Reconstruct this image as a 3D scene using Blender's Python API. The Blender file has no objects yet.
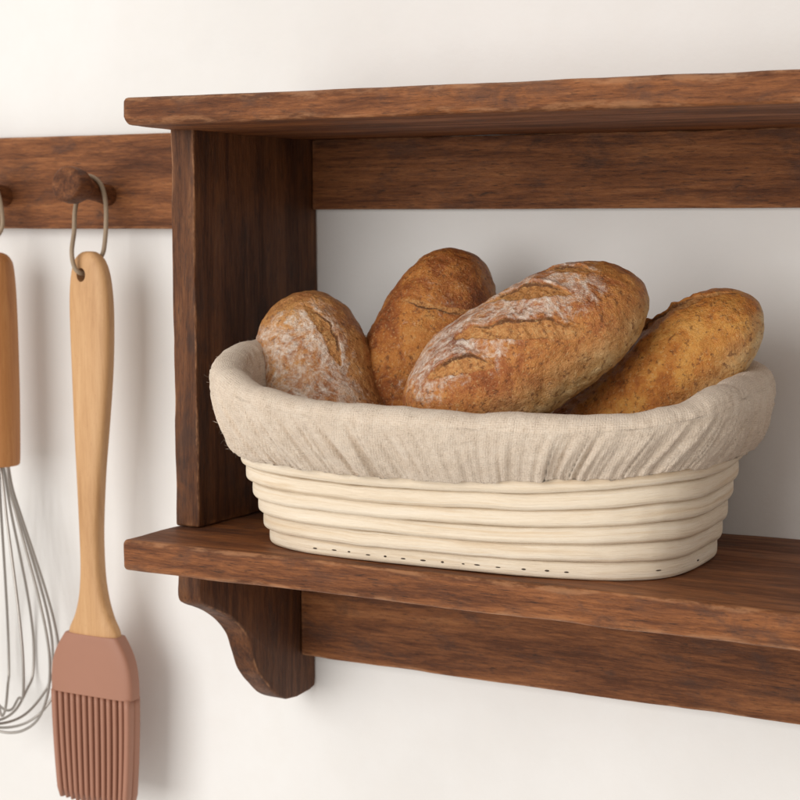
import bpy, bmesh, math, random
import numpy as np
from mathutils import Matrix, Vector

random.seed(7)
rng = np.random.default_rng(11)
PI = math.pi
C = bpy.context.scene.collection

# ------------------------------------------------------------------ numpy noise
def _hash(i, j, k, seed):
    n = (i * 374761393 + j * 668265263 + k * 2147483647 + seed * 1274126177) & 0xffffffff
    n = ((n ^ (n >> 13)) * 1274126177) & 0xffffffff
    n = ((n ^ (n >> 16)) * 2246822519) & 0xffffffff
    return ((n ^ (n >> 15)) & 0xffff) / 32767.5 - 1.0

def vnoise(p, seed=0):
    p = np.asarray(p, float)
    f = np.floor(p); i = f.astype(np.int64); t = p - f
    t = t * t * t * (t * (t * 6 - 15) + 10)
    out = 0
    for a in (0, 1):
        for b in (0, 1):
            for c in (0, 1):
                w = (t[..., 0] if a else 1 - t[..., 0]) * (t[..., 1] if b else 1 - t[..., 1]) * (t[..., 2] if c else 1 - t[..., 2])
                out = out + w * _hash(i[..., 0] + a, i[..., 1] + b, i[..., 2] + c, seed)
    return out

def fbm(p, octv=4, seed=0, gain=.5):
    p = np.asarray(p, float); s = 0; a = 1; tot = 0
    for o in range(octv):
        s = s + a * vnoise(p * 2 ** o + o * 17.3, seed + o * 13); tot += a; a *= gain
    return s / tot * 1.6

def smooth(a, b, x):
    t = np.clip((x - a) / (b - a), 0, 1); return t * t * (3 - 2 * t)

# ------------------------------------------------------------------ object helpers
def link_mesh(name, verts, faces, mats, parent=None, smooth_on=True, mat_idx=None, uvs=None, attrs=None):
    me = bpy.data.meshes.new(name)
    me.from_pydata([tuple(v) for v in np.asarray(verts, float).tolist()], [], faces)
    if not isinstance(mats, (list, tuple)): mats = [mats]
    for m in mats: me.materials.append(m)
    if smooth_on: me.polygons.foreach_set('use_smooth', [True] * len(me.polygons))
    if mat_idx is not None: me.polygons.foreach_set('material_index', mat_idx)
    if uvs is not None:
        ul = me.uv_layers.new(name='UVMap')
        vi = np.empty(len(me.loops), np.int32); me.loops.foreach_get('vertex_index', vi)
        ul.data.foreach_set('uv', np.asarray(uvs, float)[vi].ravel())
    for k, v in (attrs or {}).items():
        at = me.attributes.new(k, 'FLOAT', 'POINT'); at.data.foreach_set('value', np.asarray(v, np.float32))
    me.update()
    o = bpy.data.objects.new(name, me); C.objects.link(o)
    if parent is not None: o.parent = parent
    return o

def thing(name, label, cat, group=None):
    o = bpy.data.objects.new(name, None); C.objects.link(o); o.empty_display_size = .02
    o['label'] = label; o['category'] = cat
    if group: o['group'] = group
    return o

def tag(o, label, cat, group=None):
    o['label'] = label; o['category'] = cat
    if group: o['group'] = group
    return o

def base_at(root, loc):
    """put a thing's empty at its base, its children staying where they are"""
    root.location = loc
    for ch in root.children: ch.location = -Vector(loc)

class MB:
    """collects pieces of one mesh"""
    def __init__(self): self.v = []; self.f = []; self.mi = []; self.uv = []; self.n = 0
    def add(self, v, f, mi=0, uv=None):
        v = np.asarray(v, float)
        self.v.append(v); self.f += [tuple(int(i) + self.n for i in q) for q in f]; self.mi += [mi] * len(f)
        self.uv.append(np.zeros((len(v), 2)) if uv is None else uv); self.n += len(v)
    def build(self, name, mats, parent=None, smooth_on=True):
        return link_mesh(name, np.concatenate(self.v), self.f, mats, parent, smooth_on, self.mi, np.concatenate(self.uv))

def loft_faces(nr, nc, closed=True, cap0=True, cap1=True, ringclosed=False):
    f = []
    for r in range(nr if ringclosed else nr - 1):
        a = r * nc; b = ((r + 1) % nr) * nc
        for c in range(nc if closed else nc - 1):
            d = (c + 1) % nc
            f.append((a + c, a + d, b + d, b + c))
    if cap0 and not ringclosed: f.append(tuple(range(nc - 1, -1, -1)))
    if cap1 and not ringclosed: f.append(tuple(range((nr - 1) * nc, nr * nc)))
    return f

def tube(pts, rad, n=10, closed=False):
    P = np.asarray(pts, float); N = len(P)
    rad = np.broadcast_to(np.asarray(rad, float), (N,))
    T = np.roll(P, -1, 0) - np.roll(P, 1, 0) if closed else np.gradient(P, axis=0)
    T /= np.linalg.norm(T, axis=1)[:, None]
    up = np.array([0, 0, 1.]) if abs(T[0][2]) < .9 else np.array([1., 0, 0])
    X = np.cross(T[0], up); X /= np.linalg.norm(X); out = []
    for i in range(N):
        X = X - T[i] * (X @ T[i]); X /= np.linalg.norm(X); Y = np.cross(T[i], X)
        a = np.linspace(0, 2 * PI, n, endpoint=False)
        out.append(P[i] + rad[i] * (np.cos(a)[:, None] * X + np.sin(a)[:, None] * Y))
    return np.concatenate(out), loft_faces(N, n, ringclosed=closed)

def spline(pts, n=12, closed=False):
    P = np.asarray(pts, float); m = len(P); out = []
    for i in range(m if closed else m - 1):
        if closed: p0, p1, p2, p3 = P[(i - 1) % m], P[i], P[(i + 1) % m], P[(i + 2) % m]
        else: p0, p1, p2, p3 = P[max(i - 1, 0)], P[i], P[i + 1], P[min(i + 2, m - 1)]
        for k in range(n):
            t = k / n
            out.append(.5 * ((2 * p1) + (-p0 + p2) * t + (2 * p0 - 5 * p1 + 4 * p2 - p3) * t * t + (-p0 + 3 * p1 - 3 * p2 + p3) * t ** 3))
    if not closed: out.append(P[-1])
    return np.array(out)

# ------------------------------------------------------------------ materials
class NT:
    def __init__(self, name):
        self.m = bpy.data.materials.new(name); self.m.use_nodes = True
        self.t = self.m.node_tree; self.t.nodes.clear()
        self.out = self.n('ShaderNodeOutputMaterial'); self.b = self.n('ShaderNodeBsdfPrincipled')
        self.l(self.b.outputs[0], self.out.inputs['Surface'])
    def n(self, typ, **kw):
        nd = self.t.nodes.new(typ)
        for k, v in kw.items(): setattr(nd, k, v)
        return nd
    def l(self, a, b): self.t.links.new(a, b)
    def set(self, sock, v):
        if isinstance(v, bpy.types.NodeSocket): self.l(v, sock)
        elif isinstance(v, (tuple, list)): sock.default_value = tuple(v) + ((1,) if len(v) == 3 and sock.type == 'RGBA' else ())
        else: sock.default_value = v
    def inp(self, name, v): self.set(self.b.inputs[name], v)
    def math(self, op, a, b=0.0, c=None, clamp=False):
        nd = self.n('ShaderNodeMath', operation=op, use_clamp=clamp); self.set(nd.inputs[0], a); self.set(nd.inputs[1], b)
        if c is not None: self.set(nd.inputs[2], c)
        return nd.outputs[0]
    def mapr(self, v, a, b, c=0.0, d=1.0):
        nd = self.n('ShaderNodeMapRange', clamp=True, interpolation_type='SMOOTHSTEP')
        self.set(nd.inputs[0], v)
        for i, x in enumerate((a, b, c, d)): self.set(nd.inputs[i + 1], x)
        return nd.outputs[0]
    def mix(self, fac, a, b, blend='MIX'):
        nd = self.n('ShaderNodeMix', data_type='RGBA', blend_type=blend)
        self.set(nd.inputs[0], fac); self.set(nd.inputs[6], a); self.set(nd.inputs[7], b); return nd.outputs[2]
    def obj(self, scale=(1, 1, 1), rand=True, uv=False):
        tc = self.n('ShaderNodeTexCoord'); mp = self.n('ShaderNodeMapping'); v = tc.outputs['UV' if uv else 'Object']
        if rand:
            oi = self.n('ShaderNodeObjectInfo'); ad = self.n('ShaderNodeVectorMath', operation='ADD')
            sc = self.math('MULTIPLY', oi.outputs['Random'], 7.3)
            self.l(v, ad.inputs[0]); self.l(sc, ad.inputs[1]); v = ad.outputs[0]
        self.l(v, mp.inputs[0]); mp.inputs['Scale'].default_value = scale; return mp.outputs[0]
    def noise(self, vec, scale=1.0, detail=4.0, rough=.55, dist=0.0):
        nd = self.n('ShaderNodeTexNoise'); self.l(vec, nd.inputs['Vector'])
        nd.inputs['Scale'].default_value = scale; nd.inputs['Detail'].default_value = detail
        nd.inputs['Roughness'].default_value = rough; nd.inputs['Distortion'].default_value = dist
        return nd.outputs['Fac']
    def vor(self, vec, scale=1.0, feature='F1'):
        nd = self.n('ShaderNodeTexVoronoi', feature=feature); self.l(vec, nd.inputs['Vector']); nd.inputs['Scale'].default_value = scale
        return nd.outputs['Distance']
    def ramp(self, fac, stops):
        nd = self.n('ShaderNodeValToRGB'); cr = nd.color_ramp
        while len(cr.elements) < len(stops): cr.elements.new(.5)
        for e, (p, c) in zip(cr.elements, stops): e.position = p; e.color = tuple(c) + (1,)
        self.l(fac, nd.inputs[0]); return nd.outputs[0]
    def attr(self, name):
        nd = self.n('ShaderNodeAttribute', attribute_name=name); return nd.outputs['Fac']
    def bump(self, h, strength, dist, prev=None):
        nd = self.n('ShaderNodeBump'); nd.inputs['Strength'].default_value = strength; nd.inputs['Distance'].default_value = dist
        self.l(h, nd.inputs['Height'])
        if prev is not None: self.l(prev, nd.inputs['Normal'])
        self.l(nd.outputs[0], self.b.inputs['Normal']); return nd.outputs[0]

def walnut(name, axis, gain=1.0, wear_r=.0035):
    """old dark-stained wood, grain along one axis"""
    m = NT(name); k = 'xyz'.index(axis)
    def sc(a, b): s = [b] * 3; s[k] = a; return tuple(s)
    warp = m.noise(m.obj(sc(6, 22)), 1, 3)
    big = m.noise(m.obj(sc(7, 78)), 1, 8, .66, .7)
    fine = m.noise(m.obj(sc(48, 600)), 1, 7, .85, .4)
    pore = m.noise(m.obj(sc(130, 1300)), 1, 3, .6)
    f = m.math('ADD', m.math('MULTIPLY', big, .52), m.math('MULTIPLY', fine, .48))
    g = gain
    col = m.ramp(f, [(.30, (.024 * g, .0070 * g, .0024 * g)), (.45, (.110 * g, .035 * g, .0110 * g)), (.55, (.240 * g, .084 * g, .0255 * g)), (.70, (.42 * g, .175 * g, .060 * g))])
    # greyish worn patina and dark stains
    st = m.noise(m.obj(sc(28, 58)), 1, 7, .7, .4)
    col = m.mix(m.mapr(st, .50, .66, 0, .62), col, (.075 * g, .034 * g, .021 * g))
    st2 = m.noise(m.obj(sc(38, 105)), 1.3, 7, .75, .4)
    col = m.mix(m.mapr(st2, .58, .72, 0, .7), col, (.026 * g, .012 * g, .007 * g))
    col = m.mix(m.mapr(pore, .57, .72, 0, .7), col, (.022, .010, .006))
    # scuffs
    scf = m.noise(m.obj(sc(120, 380)), 1, 6, .8)
    col = m.mix(m.mapr(scf, .62, .74, 0, .4), col, (.34, .165, .080))
    # worn edges
    edge = m.attr('edge')
    en = m.noise(m.obj(sc(60, 190)), 1, 5, .7)
    col = m.mix(m.math('MULTIPLY', m.math('POWER', edge, 3), m.mapr(en, .42, .62, .05, .7)), col, (.42, .20, .092))
    m.inp('Base Color', col)
    m.inp('Roughness', m.mapr(big, .3, .7, .62, .45)); m.inp('Specular IOR Level', .27)
    b = m.bump(m.math('ADD', m.math('MULTIPLY', fine, .6), m.math('MULTIPLY', pore, .5)), .8, .0008)
    m.bump(m.math('ADD', big, m.math('MULTIPLY', st2, .6)), .5, .0016, b)
    return m.m

def pale_wood(name, axis, c0, c1, c2, rough=.5):
    m = NT(name); k = 'xyz'.index(axis)
    def sc(a, b): s = [b] * 3; s[k] = a; return tuple(s)
    big = m.noise(m.obj(sc(9, 95)), 1, 6, .6, .7); fine = m.noise(m.obj(sc(60, 1100)), 1, 4, .65)
    fleck = m.noise(m.obj(sc(240, 1500)), 1, 2, .5)
    f = m.math('ADD', m.math('MULTIPLY', big, .75), m.math('MULTIPLY', fine, .25))
    col = m.ramp(f, [(.3, c0), (.5, c1), (.7, c2)])
    col = m.mix(m.mapr(fleck, .6, .74, 0, .35), col, c0)
    m.inp('Base Color', col); m.inp('Roughness', rough); m.inp('Specular IOR Level', .35)
    m.bump(fine, .25, .0003); return m.m

def mk_coil():
    m = NT('pale_rattan')
    big = m.noise(m.obj((16, 520, 1), uv=True), 1, 6, .6, .5); fine = m.noise(m.obj((90, 2600, 1), uv=True), 1, 4, .7)
    strk = m.noise(m.obj((9, 420, 1), uv=True), 1, 6, .65, .9)
    col = m.ramp(m.math('ADD', m.math('MULTIPLY', big, .65), m.math('MULTIPLY', fine, .35)),
                 [(.28, (.66, .53, .375)), (.48, (.785, .67, .515)), (.7, (.83, .745, .615))])
    col = m.mix(m.mapr(strk, .50, .68, 0, .5), col, (.62, .44, .255))
    m.inp('Base Color', col); m.inp('Roughness', .55); m.inp('Specular IOR Level', .3)
    m.bump(m.math('ADD', m.math('MULTIPLY', fine, .8), m.math('ADD', big, strk)), .6, .0008); return m.m

def mk_linen():
    m = NT('linen_cloth')
    u = m.obj((1, 1, 1), rand=False, uv=True)
    wob = m.n('ShaderNodeTexNoise'); m.l(u, wob.inputs['Vector']); wob.inputs['Scale'].default_value = 900; wob.inputs['Detail'].default_value = 3
    ad = m.n('ShaderNodeVectorMath', operation='MULTIPLY_ADD'); m.l(wob.outputs['Color'], ad.inputs[0]); ad.inputs[1].default_value = (.0009, .0009, 0); m.l(u, ad.inputs[2])
    sp = m.n('ShaderNodeSeparateXYZ'); m.l(ad.outputs[0], sp.inputs[0])
    wx = m.math('SINE', m.math('MULTIPLY', sp.outputs[0], 2 * PI / .00115)); wy = m.math('SINE', m.math('MULTIPLY', sp.outputs[1], 2 * PI / .00105))
    weave = m.math('ADD', m.math('MULTIPLY', m.math('ADD', wx, wy), .25), .5)
    slubx = m.noise(m.obj((2300, 330, 1), rand=False, uv=True), 1, 3, .65); sluby = m.noise(m.obj((330, 2300, 1), rand=False, uv=True), 1, 3, .65)
    slub = m.math('MULTIPLY', m.math('ADD', slubx, sluby), .5)
    mott = m.noise(m.obj((90, 90, 1), rand=False, uv=True), 1, 5, .65)
    f = m.math('ADD', m.math('MULTIPLY', weave, .12), m.math('ADD', m.math('MULTIPLY', slub, .62), m.math('MULTIPLY', mott, .30)))
    col = m.ramp(f, [(.34, (.54, .425, .315)), (.50, (.745, .615, .485)), (.66, (.84, .735, .61))])
    nep = m.noise(m.obj((700, 700, 1), rand=False, uv=True), 1, 2, .5)
    col = m.mix(m.mapr(nep, .62, .76, 0, .4), col, (.40, .295, .20))
    m.inp('Base Color', col); m.inp('Roughness', .95); m.inp('Specular IOR Level', .1)
    m.inp('Sheen Weight', .15); m.inp('Sheen Roughness', .5)
    grit = m.noise(m.obj((1500, 1500, 1), rand=False, uv=True), 1, 3, .7)
    b = m.bump(m.math('ADD', m.math('MULTIPLY', weave, .22), m.math('ADD', slub, m.math('MULTIPLY', grit, .7))), .9, .0009)
    m.bump(mott, .5, .0022, b); return m.m

def mk_crust(name, brown, gold, dark, flour_amt, seed):
    m = NT(name)
    co = m.obj((1, 1, 1), rand=False)
    off = m.n('ShaderNodeVectorMath', operation='ADD'); m.l(co, off.inputs[0]); off.inputs[1].default_value = (seed, seed * .7, -seed); co = off.outputs[0]
    big = m.noise(co, 34, 5, .6, .4); mid = m.noise(co, 120, 6, .68, .8); fine = m.noise(co, 620, 4, .7); vfine = m.noise(co, 1700, 3, .6)
    crack = m.vor(co, 210, 'DISTANCE_TO_EDGE')
    under = m.attr('under'); score = m.attr('score'); fl = m.attr('flour'); ear = m.attr('ear')
    f = m.math('ADD', m.math('MULTIPLY', big, .48), m.math('ADD', m.math('MULTIPLY', mid, .38), m.math('MULTIPLY', fine, .14)))
    col = m.ramp(f, [(.36, dark), (.46, brown), (.56, gold), (.70, (.66, .35, .11))])
    pale = m.mix(m.mapr(mid, .35, .65), (.58, .34, .115), (.68, .48, .24))
    col = m.mix(m.math('MULTIPLY', under, m.mapr(mid, .25, .6, .65, 1)), col, pale)
    sc = m.ramp(m.math('ADD', m.math('MULTIPLY', mid, .5), m.math('MULTIPLY', fine, .5)), [(.35, (.36, .135, .036)), (.5, (.56, .25, .075)), (.66, (.70, .42, .17))])
    col = m.mix(m.mapr(score, .15, .7, 0, .95), col, sc)
    col = m.mix(m.mapr(m.math('ADD', ear, m.math('MULTIPLY', m.math('SUBTRACT', mid, .5), 1.2)), .45, .9, 0, .85), col, (.085, .026, .008))
    # pits and dark specks
    sp = m.noise(co, 420, 3, .6)
    col = m.mix(m.mapr(sp, .55, .68, 0, .72), col, (.16, .055, .016))
    lt = m.noise(co, 820, 3, .65)
    col = m.mix(m.mapr(lt, .56, .68, 0, .5), col, (.72, .46, .20))
    # flour
    mpw = m.n('ShaderNodeMapping'); m.l(co, mpw.inputs[0]); mpw.inputs['Scale'].default_value = (1, 1.6, 1)
    w1 = m.noise(mpw.outputs[0], 75, 6, .70, 1.9); w2 = m.noise(mpw.outputs[0], 330, 5, .75, .8)
    fm = m.math('ADD', m.math('MULTIPLY', w1, .62), m.math('MULTIPLY', w2, .38))
    th = m.math('SUBTRACT', .74, m.math('MULTIPLY', fl, flour_amt))
    fmask = m.mapr(m.math('SUBTRACT', fm, th), -.05, .19, 0, .85)
    fmask = m.math('MULTIPLY', fmask, m.math('SUBTRACT', 1, m.math('MULTIPLY', m.mapr(score, .2, .7), .8)))
    col = m.mix(fmask, col, m.mix(m.mapr(fine, .35, .65), (.66, .52, .40), (.88, .81, .72)))
    m.inp('Base Color', col)
    m.inp('Roughness', m.math('ADD', .42, m.math('MULTIPLY', fmask, .5))); m.inp('Specular IOR Level', .42)
    hb = m.math('ADD', m.math('MULTIPLY', mid, .9), m.math('ADD', m.math('MULTIPLY', fine, .75), m.math('MULTIPLY', vfine, .40)))
    b = m.bump(hb, .85, .0018)
    m.bump(m.mapr(crack, 0, .10), .12, .0006, b); return m.m

def mk_plain(name, col, rough, spec=.4, metal=0, bump=None, var=.12):
    m = NT(name); n = m.noise(m.obj((60, 60, 60)), 1, 5, .6)
    c = m.mix(n, tuple(x * (1 - var) for x in col), tuple(min(1, x * (1 + var)) for x in col))
    m.inp('Base Color', c); m.inp('Roughness', rough); m.inp('Specular IOR Level', spec); m.inp('Metallic', metal)
    if bump: m.bump(m.noise(m.obj((bump[0],) * 3), 1, 4, .6), bump[1], bump[2])
    return m.m

def mk_wall():
    m = NT('lime_plaster')
    a = m.noise(m.obj((5, 5, 5), False), 1, 6, .6); b = m.noise(m.obj((45, 45, 45), False), 1, 6, .65); c = m.noise(m.obj((420, 420, 420), False), 1, 3, .6)
    col = m.mix(m.mapr(a, .3, .7), (.75, .735, .71), (.82, .81, .79))
    col = m.mix(m.mapr(b, .35, .75, 0, .35), col, (.78, .755, .72))
    m.inp('Base Color', col); m.inp('Roughness', .85); m.inp('Specular IOR Level', .2)
    p = m.bump(c, .2, .0004); m.bump(m.math('ADD', b, a), .12, .003, p); return m.m

M = dict(
    wx=walnut('dark_walnut_lengthwise', 'x', .95), wf=walnut('worn_walnut_shelf', 'x', 1.12), wz=walnut('walnut_upright_painted_shade', 'z', .58), wrail=walnut('dark_walnut_rail', 'x', 1.05), wpeg=walnut('dark_walnut_peg', 'y', .9, .002),  # upright gain lowered: shade on panel and bracket put into the wood colour
    beech=pale_wood('oiled_beech', 'z', (.40, .205, .082), (.56, .320, .148), (.66, .410, .205)),
    amber=pale_wood('amber_beech', 'z', (.30, .115, .034), (.44, .190, .062), (.54, .265, .098)),
    coil=mk_coil(), linen=mk_linen(), wall=mk_wall(),
    dark=mk_plain('dark_staple', (.055, .032, .018), .6), silicone=mk_plain('clay_silicone', (.36, .170, .110), .52, .4, 0, (900, .06, .0003), .05),
    cord=mk_plain('tan_cord', (.33, .245, .165), .6, .35, 0, (1500, .5, .0004), .25), steel=mk_plain('brushed_steel', (.40, .37, .34), .38, .5, 1.0, None, .05),
    lash=mk_plain('dusty_fibre', (.62, .54, .44), .9, .1),
)

# ------------------------------------------------------------------ wall
def box_mesh(x0, x1, y0, y1, z0, z1):
    v = [(x, y, z) for x in (x0, x1) for y in (y0, y1) for z in (z0, z1)]
    return v, [(0, 1, 3, 2), (4, 6, 7, 5), (0, 4, 5, 1), (2, 3, 7, 6), (0, 2, 6, 4), (1, 5, 7, 3)]
v, f = box_mesh(-2.2, 2.6, 0, .12, -1.5, 1.7)
w = link_mesh('wall', v, f, M['wall'], smooth_on=False); w['kind'] = 'structure'

# ------------------------------------------------------------------ wooden shelf
def board(name, x, y, z, axis, r, mat, parent, seed, wob=.00028, taper=None):
    """a hand-planed board: rounded uneven edges, lofted along its grain"""
    lim = dict(x=x, y=y, z=z); k = 'xyz'.index(axis); o = [i for i in range(3) if i != k]
    L0, L1 = (x, y, z)[k]; (a0, a1), (b0, b1) = [(x, y, z)[i] for i in o]
    ends = [r * (1 - math.cos(q)) for q in np.linspace(0, PI / 2, 5)]
    st = [L0 + e for e in ends] + list(np.linspace(L0 + r, L1 - r, max(3, int((L1 - L0 - 2 * r) / .004)))[1:-1]) + [L1 - e for e in ends[::-1]]
    st = np.array(sorted(st)); rings = []; EW = []
    ha, hb = (a1 - a0) / 2, (b1 - b0) / 2; ca, cb = (a0 + a1) / 2, (b0 + b1) / 2
    na, nb = max(2, int(ha * 2 / .004)), max(2, int(hb * 2 / .004))
    for s in st:
        d = min(s - L0, L1 - s); ins = 0 if d >= r else r - math.sqrt(max(0, r * r - (r - d) ** 2))
        pts = []; ew = []
        corners = ((1, 1), (-1, 1), (-1, -1), (1, -1))
        rr = []
        for ci in range(4):
            n = float(fbm(np.array([s * 45, ci * 9.1, seed * 3.7]), 3, seed)); rr.append(min(r * max(.5, 1 + .7 * n), min(ha, hb) * .95))
        A, B = ha - ins, hb - ins
        arcs = []
        for ci, (sa, sb) in enumerate(corners):
            q = max(rr[ci] - ins * .5, r * .25); q = min(q, .98 * min(A, B))
            t0 = ci * PI / 2
            arcs.append([(sa * (A - q) + q * math.cos(t0 + t), sb * (B - q) + q * math.sin(t0 + t)) for t in np.linspace(0, PI / 2, 6)])
        for ci in range(4):
            ew += [.45, .9, 1, 1, .9, .45] + [0.0] * ((na if ci % 2 == 0 else nb) - 1)
            pts += arcs[ci]; e = arcs[ci][-1]; g = arcs[(ci + 1) % 4][0]; n = na if ci % 2 == 0 else nb
            pts += [(e[0] + (g[0] - e[0]) * t, e[1] + (g[1] - e[1]) * t) for t in np.linspace(0, 1, n + 1)[1:-1]]
        EW += [max(w_, 0 if d > r else .8) for w_ in ew]
        P = np.array(pts); R3 = np.zeros((len(P), 3)); R3[:, k] = s; R3[:, o[0]] = P[:, 0] + ca; R3[:, o[1]] = P[:, 1] + cb
        rings.append(R3)
    V = np.concatenate(rings); q = V.copy(); sc = np.full(3, 55.); sc[k] = 22
    cen = np.array([(l[0] + l[1]) / 2 for l in (x, y, z)]); dirv = np.sign(V - cen)
    n = np.stack([fbm(q * sc, 3, seed + i * 5) for i in range(3)], -1)
    mask = np.ones(3); mask[k] = .4
    V = V + n * wob * mask
    V[:, 1] = np.minimum(V[:, 1], -.0002)
    if taper: V = taper(V)
    return link_mesh(name, V, loft_faces(len(rings), len(rings[0])), mat, parent, attrs=dict(edge=EW))

shelf = thing('wall_shelf', 'dark stained wooden wall shelf holding the basket of bread', 'shelf')
XR = .66
board('top_board', (-.0148, XR), (-.155, -.0004), (.2012, .2157), 'x', .0032, M['wf'], shelf, 3,
      taper=lambda V: np.column_stack([V[:, 0], V[:, 1], V[:, 2] + np.where(V[:, 2] < .206, .0014 * np.clip((-V[:, 1] - .11) / .045, 0, 1) - .0009 * np.clip(1 - (-V[:, 1]) / .11, 0, 1) * 1.0, 0)]))
board('lower_board', (-.0159, XR), (-.1596, -.0004), (-.0156, 0), 'x', .0022, M['wf'], shelf, 8, .0003)
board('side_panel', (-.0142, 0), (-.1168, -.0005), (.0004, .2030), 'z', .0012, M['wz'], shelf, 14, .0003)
board('back_rail', (.0006, XR - .03), (-.0062, -.0003), (.162, .2003), 'x', .0010, M['wx'], shelf, 21, .00012)
board('back_rail', (-.0026, XR - .03), (-.0170, -.0003), (-.0885, -.0160), 'x', .0016, M['wx'], shelf, 27, .00012)

def bracket():
    prof = spline([(-.1125, -.0300), (-.1122, -.0385), (-.1060, -.0432), (-.0860, -.0525), (-.0715, -.0645), (-.0650, -.0770), (-.0590, -.0885),
                   (-.0500, -.0975), (-.0400, -.1065), (-.0300, -.1112)], 9)
    prof = np.concatenate([[(-.1118, -.0160)], [(-.1124, -.022)], prof, [(-.0200, -.1120), (-.0060, -.1110), (-.0012, -.1095), (-.0006, -.105), (-.0006, -.06), (-.0006, -.0160)]])
    N = len(prof); t = np.roll(prof, -1, 0) - np.roll(prof, 1, 0); t /= np.linalg.norm(t, axis=1)[:, None]
    nrm = np.stack([-t[:, 1], t[:, 0]], -1)                      # inward for this winding
    if nrm[3] @ (np.array([-.05, -.05]) - prof[3]) < 0: nrm = -nrm
    x0, x1, r = -.0172, -.003, .0018; rings = []; BE = []
    for xs, ins, ew in [(x0, r, .8), (x0 + r * .3, r * .3, 1), (x0 + r, 0, .3)] + [(x, 0, 0) for x in np.linspace(x0 + r, x1 - r, 5)[1:-1]] + [(x1 - r, 0, .3), (x1 - r * .3, r * .3, 1), (x1, r, .3)]:
        BE += [ew] * N
        q = prof + nrm * ins * .7; q = np.column_stack([q[:, 0], np.minimum(q[:, 1], -.0158)])
        n = fbm(np.column_stack([q * 60, np.full(N, xs * 60)]), 3, 4)
        q = q + nrm * (n * .0005)[:, None]; q[:, 0] = np.minimum(q[:, 0], -.0004); q[:, 1] = np.minimum(q[:, 1], -.0158)
        rings.append(np.column_stack([np.full(N, xs), q]))
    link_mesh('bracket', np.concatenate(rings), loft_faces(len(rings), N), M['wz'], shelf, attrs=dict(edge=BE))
    o = shelf.children[-1]
    md = o.modifiers.new('split', 'EDGE_SPLIT'); md.split_angle = math.radians(50)
bracket()
base_at(shelf, (0, -.0004, 0))

# ------------------------------------------------------------------ peg rail
rail = thing('peg_rail', 'dark wooden peg rail on the wall beside the shelf, utensils hanging from it', 'peg rail')
board('rail_board', (-.62, -.0152), (-.012, -.0003), (.1512, .2063), 'x', .0012, M['wrail'], rail, 33, .00015)
TL = math.radians(9.5)
def peg(bx, bz, seed):
    ax = np.array([0, -math.cos(TL), math.sin(TL)]); X = np.array([1., 0, 0]); Y = np.cross(ax, X)
    prof = [(-.003, .0062), (.001, .0062), (.004, .0060), (.009, .0057), (.015, .0057), (.020, .0063), (.0245, .0083), (.0285, .0101), (.0320, .0106), (.0366, .0105), (.0382, .0101), (.0388, .0092), (.0394, .0060), (.0394, .002)]
    a = np.linspace(0, 2 * PI, 40, endpoint=False); rings = []
    for t, r in prof:
        n = fbm(np.column_stack([np.cos(a) * 1.5, np.sin(a) * 1.5, np.full(40, t * 80)]), 2, seed)
        rings.append(np.array([bx, -.012, bz]) + ax * t + ((r * (1 + .03 * n))[:, None]) * (np.cos(a)[:, None] * X + np.sin(a)[:, None] * Y))
    return link_mesh('peg', np.concatenate(rings), loft_faces(len(rings), 40), M['wpeg'], rail)
peg(-.1372, .1711, 2); peg(-.2164, .1711, 5)
base_at(rail, (-.1372, -.0003, .1512))

# ------------------------------------------------------------------ pastry brush
YB = -.036
brush = thing('pastry_brush', 'pastry brush with pale wooden handle and clay-coloured silicone bristles, hanging from a peg', 'pastry brush')
def slab(name, keys, depth, mat, parent, n=48, ex=3.2, nst=90, edge=.0):
    """keys: (z, x_centre, half_width, half_depth, y)"""
    K = np.array(keys); K = K[np.argsort(K[:, 0])]
    zz = np.linspace(K[0, 0], K[-1, 0], nst)
    # extra stations near both ends
    d = .0025; zz = np.unique(np.concatenate([zz, K[0, 0] + d * (1 - np.cos(np.linspace(0, PI / 2, 7))), K[-1, 0] - d * (1 - np.cos(np.linspace(0, PI / 2, 7)))]))
    def interp(c):
        S = spline(np.column_stack([K[:, 0], K[:, c]]), 20); return np.interp(zz, S[:, 0], S[:, 1])
    xc, hw, hd, yc = [interp(c) for c in (1, 2, 3, 4)]
    a = np.linspace(0, 2 * PI, n, endpoint=False); c, s = np.cos(a), np.sin(a)
    ux = np.sign(c) * abs(c) ** (2 / ex); uy = np.sign(s) * abs(s) ** (2 / ex)
    rings = [np.column_stack([xc[i] + hw[i] * ux, yc[i] + hd[i] * uy, np.full(n, zz[i])]) for i in range(len(zz))]
    return link_mesh(name, np.concatenate(rings), loft_faces(len(rings), n), mat, parent)
hk = [(.1385, -.1325, .0020, .0012), (.1380, -.1325, .0052, .0030), (.1360, -.1324, .0088, .0046), (.1325, -.1322, .0118, .0054), (.125, -.1319, .0144, .0058), (.112, -.1317, .0160, .0060), (.095, -.1316, .0162, .0060),
      (.070, -.1319, .0153, .0060), (.040, -.1331, .0133, .0059), (.010, -.1344, .0108, .0058), (-.020, -.1350, .0090, .0057), (-.038, -.1349, .0086, .0056),
      (-.052, -.1347, .0092, .0056), (-.065, -.1344, .0112, .0056), (-.076, -.1342, .0148, .0056), (-.086, -.1342, .0198, .0055), (-.100, -.1345, .0215, .0042)]
hk = [(z, x, w - .0017 * min(1, w / .009), d, YB) for z, x, w, d in hk]
handle = slab('handle', hk, .006, M['beech'], brush, nst=150, ex=3.0)
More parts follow.
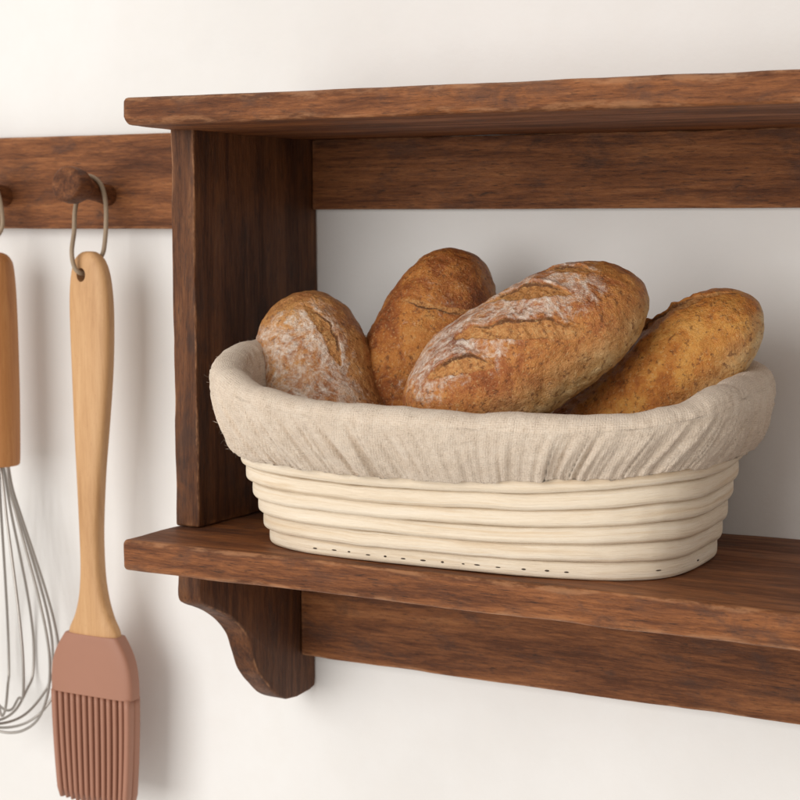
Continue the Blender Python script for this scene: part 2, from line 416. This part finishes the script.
def drill(o, x, z, r):
    bm = bmesh.new(); bmesh.ops.create_cone(bm, cap_ends=True, segments=32, radius1=r, radius2=r, depth=.05)
    bmesh.ops.scale(bm, verts=bm.verts, vec=(1, 1.25, 1))
    bmesh.ops.rotate(bm, verts=bm.verts, matrix=Matrix.Rotation(PI / 2, 3, 'X')); bmesh.ops.translate(bm, verts=bm.verts, vec=(x, YB, z))
    me = bpy.data.meshes.new('cut'); bm.to_mesh(me); bm.free(); c = bpy.data.objects.new('cut', me); C.objects.link(c)
    md = o.modifiers.new('b', 'BOOLEAN'); md.operation = 'DIFFERENCE'; md.object = c; md.solver = 'EXACT'
    bpy.context.view_layer.update(); dg = bpy.context.evaluated_depsgraph_get()
    nm = bpy.data.meshes.new_from_object(o.evaluated_get(dg)); o.modifiers.clear(); o.data = nm
    bpy.data.objects.remove(c)
HX, HZ = -.1345, .1250
drill(handle, HX, HZ, .0032)
md = handle.modifiers.new('split', 'EDGE_SPLIT'); md.split_angle = math.radians(45)
sk = [(-.0870, -.1343, .0205, .0062), (-.0892, -.1343, .0222, .0064), (-.096, -.1346, .0265, .0066), (-.104, -.1349, .0297, .0067), (-.113, -.1350, .0310, .0068), (-.1232, -.1350, .0312, .0068)]
sleeve = slab('silicone_head', [(z, x, w - .0010, d, YB) for z, x, w, d in sk], .006, M['silicone'], brush, ex=5, nst=40)
mb = MB(); nb = 13
def bristle(x, y, hw, hd, z0, z1, bend):
    zz = np.linspace(z0, z1, 12); a = np.linspace(0, 2 * PI, 14, endpoint=False); c, s = np.cos(a), np.sin(a)
    ux = np.sign(c) * abs(c) ** .6; uy = np.sign(s) * abs(s) ** .6; rings = []
    for i, z in enumerate(zz):
        t = i / 11; k = 1 - .12 * t
        if i == 11: k *= .6
        if i == 0: k *= 1
        rings.append(np.column_stack([x + bend * t * t + hw * k * ux, y + hd * k * uy, np.full(14, z)]))
    mb.add(np.concatenate(rings), loft_faces(12, 14))
for i in range(nb):
    u = i / (nb - 1) * 2 - 1
    x = -.1350 + u * .0272; edge = abs(u) > .95
    bend = -u * .0032 + random.uniform(-.0003, .0003)
    bristle(x, YB - .0030, .0016 if not edge else .0021, .0030 if not edge else .0034, -.1228, -.1890 - random.uniform(-.0004, .0006) - .0008 * (1 - u * u), bend)
for i in range(nb - 1):
    u = (i + .5) / (nb - 1) * 2 - 1
    bristle(-.1350 + u * .0272, YB + .0030, .0019, .0030, -.1228, -.1886 - random.uniform(0, .0008), -u * .003)
for sx in (-1, 1): bristle(-.1350 + sx * .0272, YB + .0028, .0021, .0033, -.1228, -.1886, -sx * .0032)
mb.build('bristles', M['silicone'], brush)
# cord loop: over the peg, through the hole
PX, PZ = -.1372, .1711
def cordloop(pts, parent, r=.00135):
    S = spline(pts, 14, True); v, f = tube(S, r, 10, True); return link_mesh('hanging_loop', v, f, M['cord'], parent)
yn = -.012 - .0175
cordloop([(PX + .0005, yn, PZ + .0031 + .0076), (PX + .0062, yn + .003, PZ + .0062), (PX + .0088, yn + .004, PZ - .004), (PX + .0096, yn + .003, PZ - .018), (PX + .0092, yn + .001, PZ - .032), (PX + .0070, yn - .0005, .1330),
          (HX + .0035, YB + .0085, HZ + .0040), (HX, YB + .0065, HZ + .0012), (HX, YB, HZ + .0009), (HX, YB - .0065, HZ + .0012), (HX - .0022, YB - .0088, HZ + .0050), (PX - .0010, YB - .0088, .1385), (PX - .0050, yn - .0080, .1500), (PX - .0066, yn - .005, PZ - .010), (PX - .0070, yn - .0015, PZ - .001), (PX - .0052, yn, PZ + .0070)], brush)
base_at(brush, (-.135, YB, -.19))

# ------------------------------------------------------------------ whisk
YW = -.034
whisk = thing('balloon_whisk', 'steel wire whisk with amber wooden handle hanging at the left end', 'whisk')
WX = -.2085
def lathe(name, prof, cx, cy, mat, parent, n=40):
    a = np.linspace(0, 2 * PI, n, endpoint=False)
    rings = [np.column_stack([cx + r * np.cos(a), cy + r * np.sin(a), np.full(n, z)]) for z, r in prof]
    return link_mesh(name, np.concatenate(rings), loft_faces(len(rings), n), mat, parent)
S = spline([(.1375, .0030), (.1365, .0075), (.1335, .0110), (.127, .0130), (.105, .0142), (.06, .0146), (.025, .0142), (.0115, .0138), (.0090, .0133), (.0085, .0118), (.0084, .003)], 6)
lathe('handle', S[::-1], WX, YW, M['amber'], whisk)
for k in range(6):
    th = math.radians(5 + 30 * k); R = .0352 - .0009 * k + random.uniform(-.0006, .0006); zb = -.158 + .0042 * k * (.7)
    half = [(.0068 - .0006 * k, .012), (.0085, -.005), (R * .40, -.024), (R * .60, -.047), (R * .80, -.071), (R * .94, -.092), (R, -.110), (R * .95, -.129), (R * .74, zb + .0120), (R * .40, zb + .0028)]
    pts = [(r, z) for r, z in half] + [(0, zb)] + [(-r, z) for r, z in half[::-1]]
    S = spline([(WX + r * math.cos(th), YW + r * math.sin(th), z) for r, z in pts], 16)
    v, f = tube(S, .00085, 8); link_mesh('wire', v, f, M['steel'], whisk)
PX2 = -.2164
cordloop([(PX2 + .0005, yn, PZ + .0031 + .0076), (PX2 + .0066, yn + .001, PZ + .0062), (PX2 + .0100, yn + .002, PZ - .004), (PX2 + .0128, yn, PZ - .018), (WX + .0030, YW, .1440), (WX + .0016, YW, .1345),
          (WX - .0010, YW, .1330), (WX - .0035, YW, .1360), (WX - .0100, YW, .1470), (PX2 - .0058, yn - .002, PZ - .012), (PX2 - .0070, yn - .001, PZ - .001), (PX2 - .0052, yn, PZ + .0070)], whisk)
base_at(whisk, (WX, YW, -.158))

# ------------------------------------------------------------------ proofing basket
NT_ = 1200
TH = np.linspace(0, 2 * PI, NT_, endpoint=False)
def planform(th, cx, cy, A, B, n, psi):
    c, s = np.cos(th), np.sin(th)
    x = A * np.sign(c) * abs(c) ** (2 / n); y = B * np.sign(s) * abs(s) ** (2 / n)
    return np.stack([cx + x * math.cos(psi) - y * math.sin(psi), cy + x * math.sin(psi) + y * math.cos(psi)], -1)
def resample(P):
    """even steps along the outline, keeping the point of angle 0 first"""
    Q = np.vstack([P, P[:1]]); L = np.concatenate([[0], np.cumsum(np.linalg.norm(np.diff(Q, axis=0), axis=1))])
    s = np.linspace(0, L[-1], NT_, endpoint=False); return np.stack([np.interp(s, L, Q[:, i]) for i in range(Q.shape[1])], -1), L[-1]
T4 = np.linspace(0, 2 * PI, 6000, endpoint=False) + PI / 2
base_xy, LB = resample(planform(T4, .1517, -.0901, .1064, .0595, 3.4, .0232))
_r = planform(T4, .1526, -.0930, .1300, .0860, 3.3, .0915)
_z = .0865 - .0046 * np.cos(T4) + .0047 * np.cos(2 * T4) + .0081 * np.sin(T4) + .0003 * np.sin(2 * T4)
rim, LR = resample(np.column_stack([_r, _z])); rim_xy, rim_z = rim[:, :2], rim[:, 2]
def normals(P):
    t = np.roll(P, -1, 0) - np.roll(P, 1, 0); n = np.stack([t[:, 1], -t[:, 0]], -1); return n / np.linalg.norm(n, axis=1)[:, None]
rim_n = normals(rim_xy); base_n = normals(base_xy)
# vertical pitch of the coils round the basket: 7.6 mm at the front, more at the right end
ux = (rim_xy[:, 0] - .1526) / .124
pitch = .0076 + .0005 * np.clip(-ux, 0, 1) ** 2 + .0014 * np.clip(ux, 0, 1) ** 2.2 + .0005 * np.clip((rim_xy[:, 1] + .09) / .08, 0, 1)
NC = 9
def zc(t):
    k = t * NC; top = rim_z - .0045
    return np.where(k <= 6, k * pitch, 6 * pitch + (k - 6) / 3 * (top - 6 * pitch))
def xy(t): return base_xy * (1 - t) + rim_xy * t

basket = thing('proofing_basket', 'oval pale coiled rattan proofing basket on the shelf, filled with loaves', 'basket')
na = 26; AA = np.linspace(0, 2 * PI, na, endpoint=False) + PI
for k in range(NC):
    tm = (k + .5) / NC; z0 = zc(np.full(NT_, k / NC)); z1 = zc(np.full(NT_, (k + 1) / NC)); zm = (z0 + z1) / 2; hz = (z1 - z0) / 2 * 1.03
    if k == 0: zm = zm + .0002; hz = (z1 - z0) / 2 * 1.03
    sub = slice(0, NT_, 3); n3 = NT_ // 3
    s = np.linspace(0, 1, n3, endpoint=False) * 2 * PI
    nz = fbm(np.column_stack([np.cos(s) * 5, np.sin(s) * 5, np.full(n3, k * 3.3)]), 3, 40 + k)
    nz2 = fbm(np.column_stack([np.cos(s) * 4, np.sin(s) * 4, np.full(n3, k * 5.1)]), 3, 70 + k)
    out = -.004 * tm - .0003
    rad = .0044; cen = xy(tm)[sub] + rim_n[sub] * (out - rad + nz * .0004)[:, None]
    V = []; U = []
    ex = 3.8
    for a in AA:
        c, sn = math.cos(a), math.sin(a); c = math.copysign(abs(c) ** (2 / ex), c); sn = math.copysign(abs(sn) ** (2 / ex), sn)
        P = np.column_stack([cen + rim_n[sub] * rad * c, zm[sub] + hz[sub] * sn * (1 + .02 * nz2) + nz2 * .0005 * (k > 0)])
        P[:, 2] = np.maximum(P[:, 2], .0003)
        V.append(P); U.append(np.column_stack([s / (2 * PI) * LB + k * .37, np.full(n3, (a - PI) / (2 * PI) * .026 + k * .11)]))
    V = np.stack(V, 1).reshape(-1, 3); U = np.stack(U, 1).reshape(-1, 2)
    m_ = MB(); m_.add(V, loft_faces(n3, na, ringclosed=True), 0, U)
    if k == 0:                                                      # dark staple marks near the foot
        order = np.argsort(np.abs(np.arange(NT_)))
        for xx, yy in [(x_, -.15) for x_ in (.0909, .1019, .11, .1202, .1292, .1381, .1485, .1577, .1679, .1749, .1848, .197, .2072, .2161)] + [(.2490, -.1249), (.2562, -.0960)]:
            i = int(np.argmin((base_xy[:, 0] - xx) ** 2 + (.3 if yy < -.14 else 1) * (base_xy[:, 1] - yy) ** 2))
            ctr = np.append(xy(tm)[i] + rim_n[i] * (out + nz[i // 3] * .0004 + .0001), zm[i] - .0004 + random.uniform(-.0003, .0003)); bn = base_n[i]; tx = np.array([-bn[1], bn[0], 0]); nn = np.append(bn, 0)
            L = random.choice([.0007, .0010, .0012, .0014]); Hh = random.uniform(.00025, .00042)
            a = np.linspace(0, 2 * PI, 12, endpoint=False)
            pz = np.array([0, 0, 1.])
            r1 = ctr + nn * .0001 + L * np.cos(a)[:, None] * tx + Hh * np.sin(a)[:, None] * pz
            r0 = r1 - nn * .0016
            m_.add(np.concatenate([r0, r1]), loft_faces(2, 12), 1)
    o = m_.build('coil', [M['coil'], M['dark']], basket)
    if k == 0: o['label'] = 'thick bottom coil with a row of dark staple marks'
# foot board closing the bottom
ins = base_xy + rim_n * -.007
v = np.concatenate([np.column_stack([ins, np.full(NT_, .0012)]), np.column_stack([ins, np.full(NT_, .0060)])])[::6]
n6 = NT_ // 6
link_mesh('base', v, loft_faces(2, n6), M['coil'], basket, smooth_on=False)
base_at(basket, (.1517, -.0901, 0))

# ------------------------------------------------------------------ linen liner
s = np.arange(NT_) / NT_ * 2 * PI; arc = np.arange(NT_) / NT_ * LR
def per(freq, z, octv=3, seed=0):
    """periodic noise round the rim: freq cycles per metre"""
    R = LR / (2 * PI) * freq; return fbm(np.column_stack([np.cos(s) * R, np.sin(s) * R, np.full(NT_, z)]), octv, seed)
def per_shift(sh, freq, seed, octv=2):
    """same, with the pattern slid round by sh metres"""
    q = s + sh / LR * 2 * PI; R = LR / (2 * PI) * freq
    return fbm(np.column_stack([np.cos(q) * R, np.sin(q) * R, np.full(NT_, seed * 1.7)]), octv, seed)
front = rim_n[:, 1] < 0
amp = .62 + .55 * per(16, 2.2, 2, 91)
# calmer patch right of the middle of the front, lively gathers at left and at the right end
xr = rim_xy[:, 0]
calm = np.exp(-((xr - .185) / .032) ** 2) * (rim_n[:, 1] < -.3)
amp = np.clip(.25 + amp * .85 + .75 * np.exp(-((xr - .095) / .05) ** 2) + .2 * np.exp(-((xr - .262) / .03) ** 2), .15, 1.4) * (1 - .5 * calm)
slant = np.interp(xr, [.03, .09, .17, .23, .28], [-.016, -.017, -.010, .008, .014]) * np.where(front, 1, -1)
hem_t = .633 + .007 * per(170, 6, 2, 18) + .010 * per(60, 1, 3, 12) + .006 * per(20, 4, 2, 15)
path = []                                     # (t, normal offset, z offset, gather, hem pucker, v)
for t in np.linspace(.10, .97, 22): path.append((np.full(NT_, t), np.full(NT_, -.0172), np.zeros(NT_), -.5 * t, 0))
for a in np.linspace(PI, 0, 17): path.append((np.full(NT_, 1.0), np.full(NT_, -.0082 + .0082 * math.cos(a)), -.0005 + .0062 * math.sin(a) * np.ones(NT_), .05, 0))
for u in np.linspace(0, 1, 46)[1:]:
    t = 1 + (hem_t - 1) * u
    path.append((t, .0004 + .0034 * math.sin(PI * min(1, u * 1.02)) ** .8 * (1 - .3 * u) - .0002 * u * u + 0 * t, -.0005 * (1 - u), u ** .8, u))
for u, oo in ((1.012, -.0009), (1.010, -.0024), (.99, -.0036), (.95, -.0042)): path.append((1 + (hem_t - 1) * u, np.full(NT_, .0001 + oo), np.zeros(NT_), .7, .6))
V = []; U = []; vl = 0; prev = None
sag = per(26, 7, 3, 33) * .0013
for i, (t, o, dz, g, hp) in enumerate(path):
    tcol = np.asarray(t); p2 = base_xy * (1 - tcol)[:, None] + rim_xy * tcol[:, None]; z = zc(tcol) + dz
    gg = max(g, 0)
    w1 = per_shift(slant * gg, 62, 51); w2 = per_shift(slant * gg * 1.15, 150, 57); w3 = per_shift(slant * gg, 330, 63); w2b = per_shift(slant * gg * .8, 170, 68); w1b = per_shift(slant * gg, 90, 71)
    rid = 1 - 2 * np.abs(w2)
    disp = amp * (gg ** .8 * (1 - .5 * hp ** 3) * (.0026 * w1 + .0021 * (np.abs(w2) * 1.6 - .55)) + (hp ** 1.3) * (.0016 * w3 + .0014 * w2b) - (hp ** .9) * .0030 * np.exp(-(w2b / .13) ** 2) * smooth(-.15, .25, w1b)); disp = np.maximum(disp, -.0026 + .0006 * hp) + sag * (.35 + .65 * gg) * (i > 21)
    if g < 0: disp = .0018 * per_shift(np.full(NT_, .01 * g), 38, 81) * min(1, -g * 2.2) + .0006 * per_shift(slant * 0, 120, 83)
    disp = disp + .0004 * fbm(np.column_stack([p2 * 260, z * 260]), 2, 19)
    zz = z + (hp ** 4) * .0007 * w3 + (.0011 * per(45, 3, 3, 29) if 22 <= i < 39 else 0)
    P = np.column_stack([p2 + rim_n * (o + disp)[:, None], zz])
    if prev is not None: vl += float(np.mean(np.linalg.norm(P - prev, axis=1)))
    prev = P; V.append(P); U.append(np.column_stack([arc, np.full(NT_, vl)]))
ring0 = V[0]; cen0 = ring0.mean(0)
pre = [cen0 + (ring0 - cen0) * k + np.array([0, 0, .0008]) for k in (.04, .5, .92)]
V = np.concatenate(pre + V); U = np.concatenate([np.column_stack([arc, np.full(NT_, -.05 + .012 * j)]) for j in range(3)] + U)
V[:, 1] = np.minimum(V[:, 1], -.0012)
lv, lf, lu = V, loft_faces(len(path) + 3, NT_, cap0=True, cap1=False), U
m_ = MB(); m_.add(lv, lf, 0, lu)
# loose fibres standing off the cloth
nr = len(path) + 3
for q in range(5200):
    r = random.choice([random.randint(26, nr - 5), random.randint(nr - 22, nr - 5)]); c = random.randrange(NT_); i = r * NT_ + c
    nn = np.append(rim_n[c], random.uniform(-.2, .6)); nn /= np.linalg.norm(nn)
    L = random.uniform(.0007, .0022); d = nn * L * random.uniform(.35, .9) + np.array([random.gauss(0, 1), random.gauss(0, 1), random.gauss(0, 1) - .3]) * L * .55
    p0 = V[i]; p1 = p0 + d * .5 + nn * L * .15; p2 = p0 + d
    wv = np.cross(d, nn + [.1, .2, .3]); wv /= np.linalg.norm(wv) + 1e-9; wv *= .00005
    m_.add([p0 - wv, p0 + wv, p1 + wv, p1 - wv, p2], [(0, 1, 2, 3), (3, 2, 4)], 1)
liner = m_.build('basket_liner', [M['linen'], M['lash']])
tag(liner, 'rumpled beige linen liner folded over the rim of the basket, with gathered hem', 'cloth liner')

# ------------------------------------------------------------------ loaves
def loaf(name, p0, p1, up, W, H, mat, seed, scores=(), flip=1, power=2.5, bend=0.0, dents=(), lump=.0022, flour=(0, 1.3)):
    p0, p1, up = [np.array(q, float) for q in (p0, p1, up)]
    ax = p1 - p0; L = np.linalg.norm(ax); ax /= L; up = up - ax * (up @ ax); up /= np.linalg.norm(up); rt = np.cross(ax, up)
    NS, NA = 330, 300
    tt = np.linspace(0, PI, NS); ss = .5 - .5 * np.cos(tt)                       # denser at the ends
    ss = .35 * ss + .65 * np.linspace(0, 1, NS) ; ss[0], ss[-1] = .0004, .9996
    r = (1 - np.abs(2 * ss - 1) ** power) ** (1 / 2.05)
    ph = np.linspace(-PI, PI, NA, endpoint=False)
    sn, cs = np.sin(ph), np.cos(ph)
    e = 2.25; X = np.sign(sn) * np.abs(sn) ** (2 / e); Y = np.sign(cs) * np.abs(cs) ** (2 / e)
    Y = np.where(Y < 0, Y * .72, Y)
    S, PH = np.meshgrid(ss, ph, indexing='ij'); Rr = r[:, None]
    P = p0 + ax * (S * L)[..., None] + rt * (X[None] * Rr * W)[..., None] + up * ((Y[None] * Rr * H) + bend * (1 - (2 * S - 1) ** 2))[..., None]
    N = rt * (X[None] / W * np.ones_like(Rr))[..., None] + up * (Y[None] / H * np.ones_like(Rr))[..., None] + ax * (((2 * S - 1) * np.abs(2 * S - 1) ** (power - 2)) * 1.6 / L)[..., None]
    N /= np.linalg.norm(N, axis=-1)[..., None]
    A = S * L; B = PH * (W + H) / 2                                            # metres along and round
    q = np.stack([A * 1.0, (X[None] * Rr * W), (Y[None] * Rr * H)], -1) + seed * 1.31
    d = lump * .8 * fbm(q * 29, 3, seed) + .0004 * fbm(q * 95, 3, seed + 3) + .00030 * fbm(q * 260, 3, seed + 5)
    wr = fbm(q * np.array([150, 70, 70]), 3, seed + 8); d = d + .00022 * (1 - 2 * np.abs(wr))
    score = np.zeros_like(A); ear = np.zeros_like(A); fl = np.zeros_like(A)
    for (a0, b0, ln, wd, ang, dep, eh) in scores:
        ca, sa = math.cos(ang), math.sin(ang); u = (A - a0) * ca + (B - b0) * sa; w = (-(A - a0) * sa + (B - b0) * ca) * flip
        w = w + .0016 * fbm(q * 60, 3, seed + 21) + .0009 * fbm(q * 220, 2, seed + 22) + .0025 * (u / ln) ** 2
        prof = np.clip(1 - (u / ln) ** 2, 0, 1) ** .6 * wd + 1e-5
        inside = smooth(1.06, .86, np.abs(w) / prof) * (np.abs(u) < ln)
        d = d + inside * dep * (-(.45 + .55 * smooth(1, -1, -w / prof)) )     # deeper beside the ear
        eargate = np.clip(1 - (u / ln) ** 2, 0, 1) ** .5
        rg = np.exp(-((w - prof - .0009) / .0013) ** 2) * eargate * np.clip(.55 + 1.1 * fbm(q * 130, 2, seed + 51), 0, 1.3)
        d = d + rg * eh * (1 + .5 * fbm(q * 300, 2, seed + 31)); 
        lo = np.exp(-((w + prof + .001) / .002) ** 2) * eargate; d = d + lo * eh * .35
        d = d + inside * .0005 * fbm(q * np.array([520, 240, 240]), 3, seed + 41)
        score = np.maximum(score, inside * np.clip(1 - .25 * rg, 0, 1)); ear = np.maximum(ear, np.exp(-((w - prof + .0006) / .0010) ** 2) * eargate)
    under = smooth(1.15, 2.0, np.abs(PH + 0))
    fl = smooth(flour[1] + .35, flour[1] - .75, np.abs(PH - flour[0])) * (1 - .6 * score) * smooth(0, .12, S) * smooth(1.02, .80, S)
    P = P + N * d[..., None]
    V = P.reshape(-1, 3); faces = loft_faces(NS, NA)
    o = link_mesh(name, V, faces, mat, None, attrs=dict(score=score.ravel(), ear=ear.ravel(), flour=fl.ravel(), under=under.ravel()))
    return o

cA = mk_crust('floury_crust', (.43, .165, .052), (.60, .28, .088), (.25, .078, .022), .30, 1.3)
cB = mk_crust('russet_crust', (.34, .098, .019), (.56, .215, .045), (.14, .033, .007), .17, 4.1)
cC = mk_crust('slashed_crust', (.39, .120, .030), (.60, .245, .062), (.21, .054, .014), .30, 7.7)
cD = mk_crust('golden_crust', (.54, .195, .034), (.70, .335, .075), (.32, .092, .017), .07, 9.9)
VIEW = np.array([.48, -.87, .10])                  # direction from the loaves towards the viewer's side of the room
G = 'bread loaves in the basket'
a = loaf('bread_loaf', (.0930, -.120, .012), (.0405, -.085, .1187), (.30, -.90, .25), .0295, .0274, cA, 2,
         [(.090, .0140, .020, .0040, math.radians(-14), .0008, .0004)], power=2.9, flour=(-.25, 1.5))
tag(a, 'short loaf thickly dusted with flour, leaning at the left end of the basket', 'bread', G)
b = loaf('bread_loaf', (.090, -.080, .012), (.1150, -.048, .1412), (.36, -.90, .12), .0335, .0308, cB, 5,
         [(.101, -.002, .019, .0018, math.radians(82), .0003, .0003)], power=2.6, flour=(0, .9))
tag(b, 'tall russet-brown loaf standing behind, its rounded top highest of all', 'bread', G)
c = loaf('bread_loaf', (.1340, -.1355, .0600), (.2282, -.0845, .1272), (-.30, -.60, .78), .0340, .0306, cC, 9,
         [(.0355, .0185, .0170, .0046, math.radians(34), .0014, .0015), (.0660, .0195, .0320, .0048, math.radians(37), .0016, .0018), (.0785, .0015, .0220, .0042, math.radians(38), .0014, .0015), (.0990, -.0030, .0130, .0034, math.radians(28), .0011, .0012)], -1, 2.6, flour=(.05, 1.2))
tag(c, 'large front loaf with slashed, flour-dusted crust, lying aslant over the others', 'bread', G)
d_ = loaf('bread_loaf', (.1680, -.0840, .0150), (.2729, -.058, .1193), (-.45, -.62, .66), .0286, .0268, cD, 13,
          [(.101, -.0065, .044, .0062, math.radians(1), .0010, .0012)], -1, 3.0, flour=(0, .6))
tag(d_, 'smooth golden loaf without flour resting at the right end of the basket', 'bread', G)

# ------------------------------------------------------------------ lamps: one big soft window light and room light
def area(name, loc, target, size, energy, col):
    L = bpy.data.lights.new(name, 'AREA'); L.energy = energy; L.size = size; L.color = col; L.shape = 'SQUARE'
    o = bpy.data.objects.new(name, L); C.objects.link(o); o.location = loc
    o.rotation_euler = (Vector(target) - Vector(loc)).to_track_quat('-Z', 'Y').to_euler(); return o
area('window_light', (-.78, -2.8, .60), (.05, -.08, .06), 2.2, 62, (1.0, .985, .968))
world = bpy.data.worlds.new('World'); bpy.context.scene.world = world; world.use_nodes = True
bg = world.node_tree.nodes['Background']; bg.inputs[0].default_value = (1.0, .94, .88, 1); bg.inputs[1].default_value = .70

# ------------------------------------------------------------------ camera
yaw, pitch, roll, fpx = .50846, .10482, -.0028, 1774.3
F = Vector((-math.sin(yaw) * math.cos(pitch), math.cos(yaw) * math.cos(pitch), -math.sin(pitch)))
R0 = Vector((math.cos(yaw), math.sin(yaw), 0)); U0 = R0.cross(F)
Rv = R0 * math.cos(roll) + U0 * math.sin(roll); Uv = U0 * math.cos(roll) - R0 * math.sin(roll)
cam = bpy.data.cameras.new('camera'); co = bpy.data.objects.new('camera', cam); C.objects.link(co)
mw = Matrix((Rv, Uv, -F)).transposed().to_4x4(); mw.translation = Vector((.52504, -.8475, .15984)); co.matrix_world = mw
cam.sensor_width = 36; cam.lens = fpx / 800 * 36; cam.clip_start = .01; cam.clip_end = 50
cam.dof.use_dof = True; cam.dof.focus_distance = .80; cam.dof.aperture_fstop = 26
sc = bpy.context.scene; sc.camera = co
sc.view_settings.view_transform = 'Standard'; sc.view_settings.look = 'None'; sc.view_settings.exposure = 0; sc.view_settings.gamma = 1
sc.cycles.max_bounces = 8
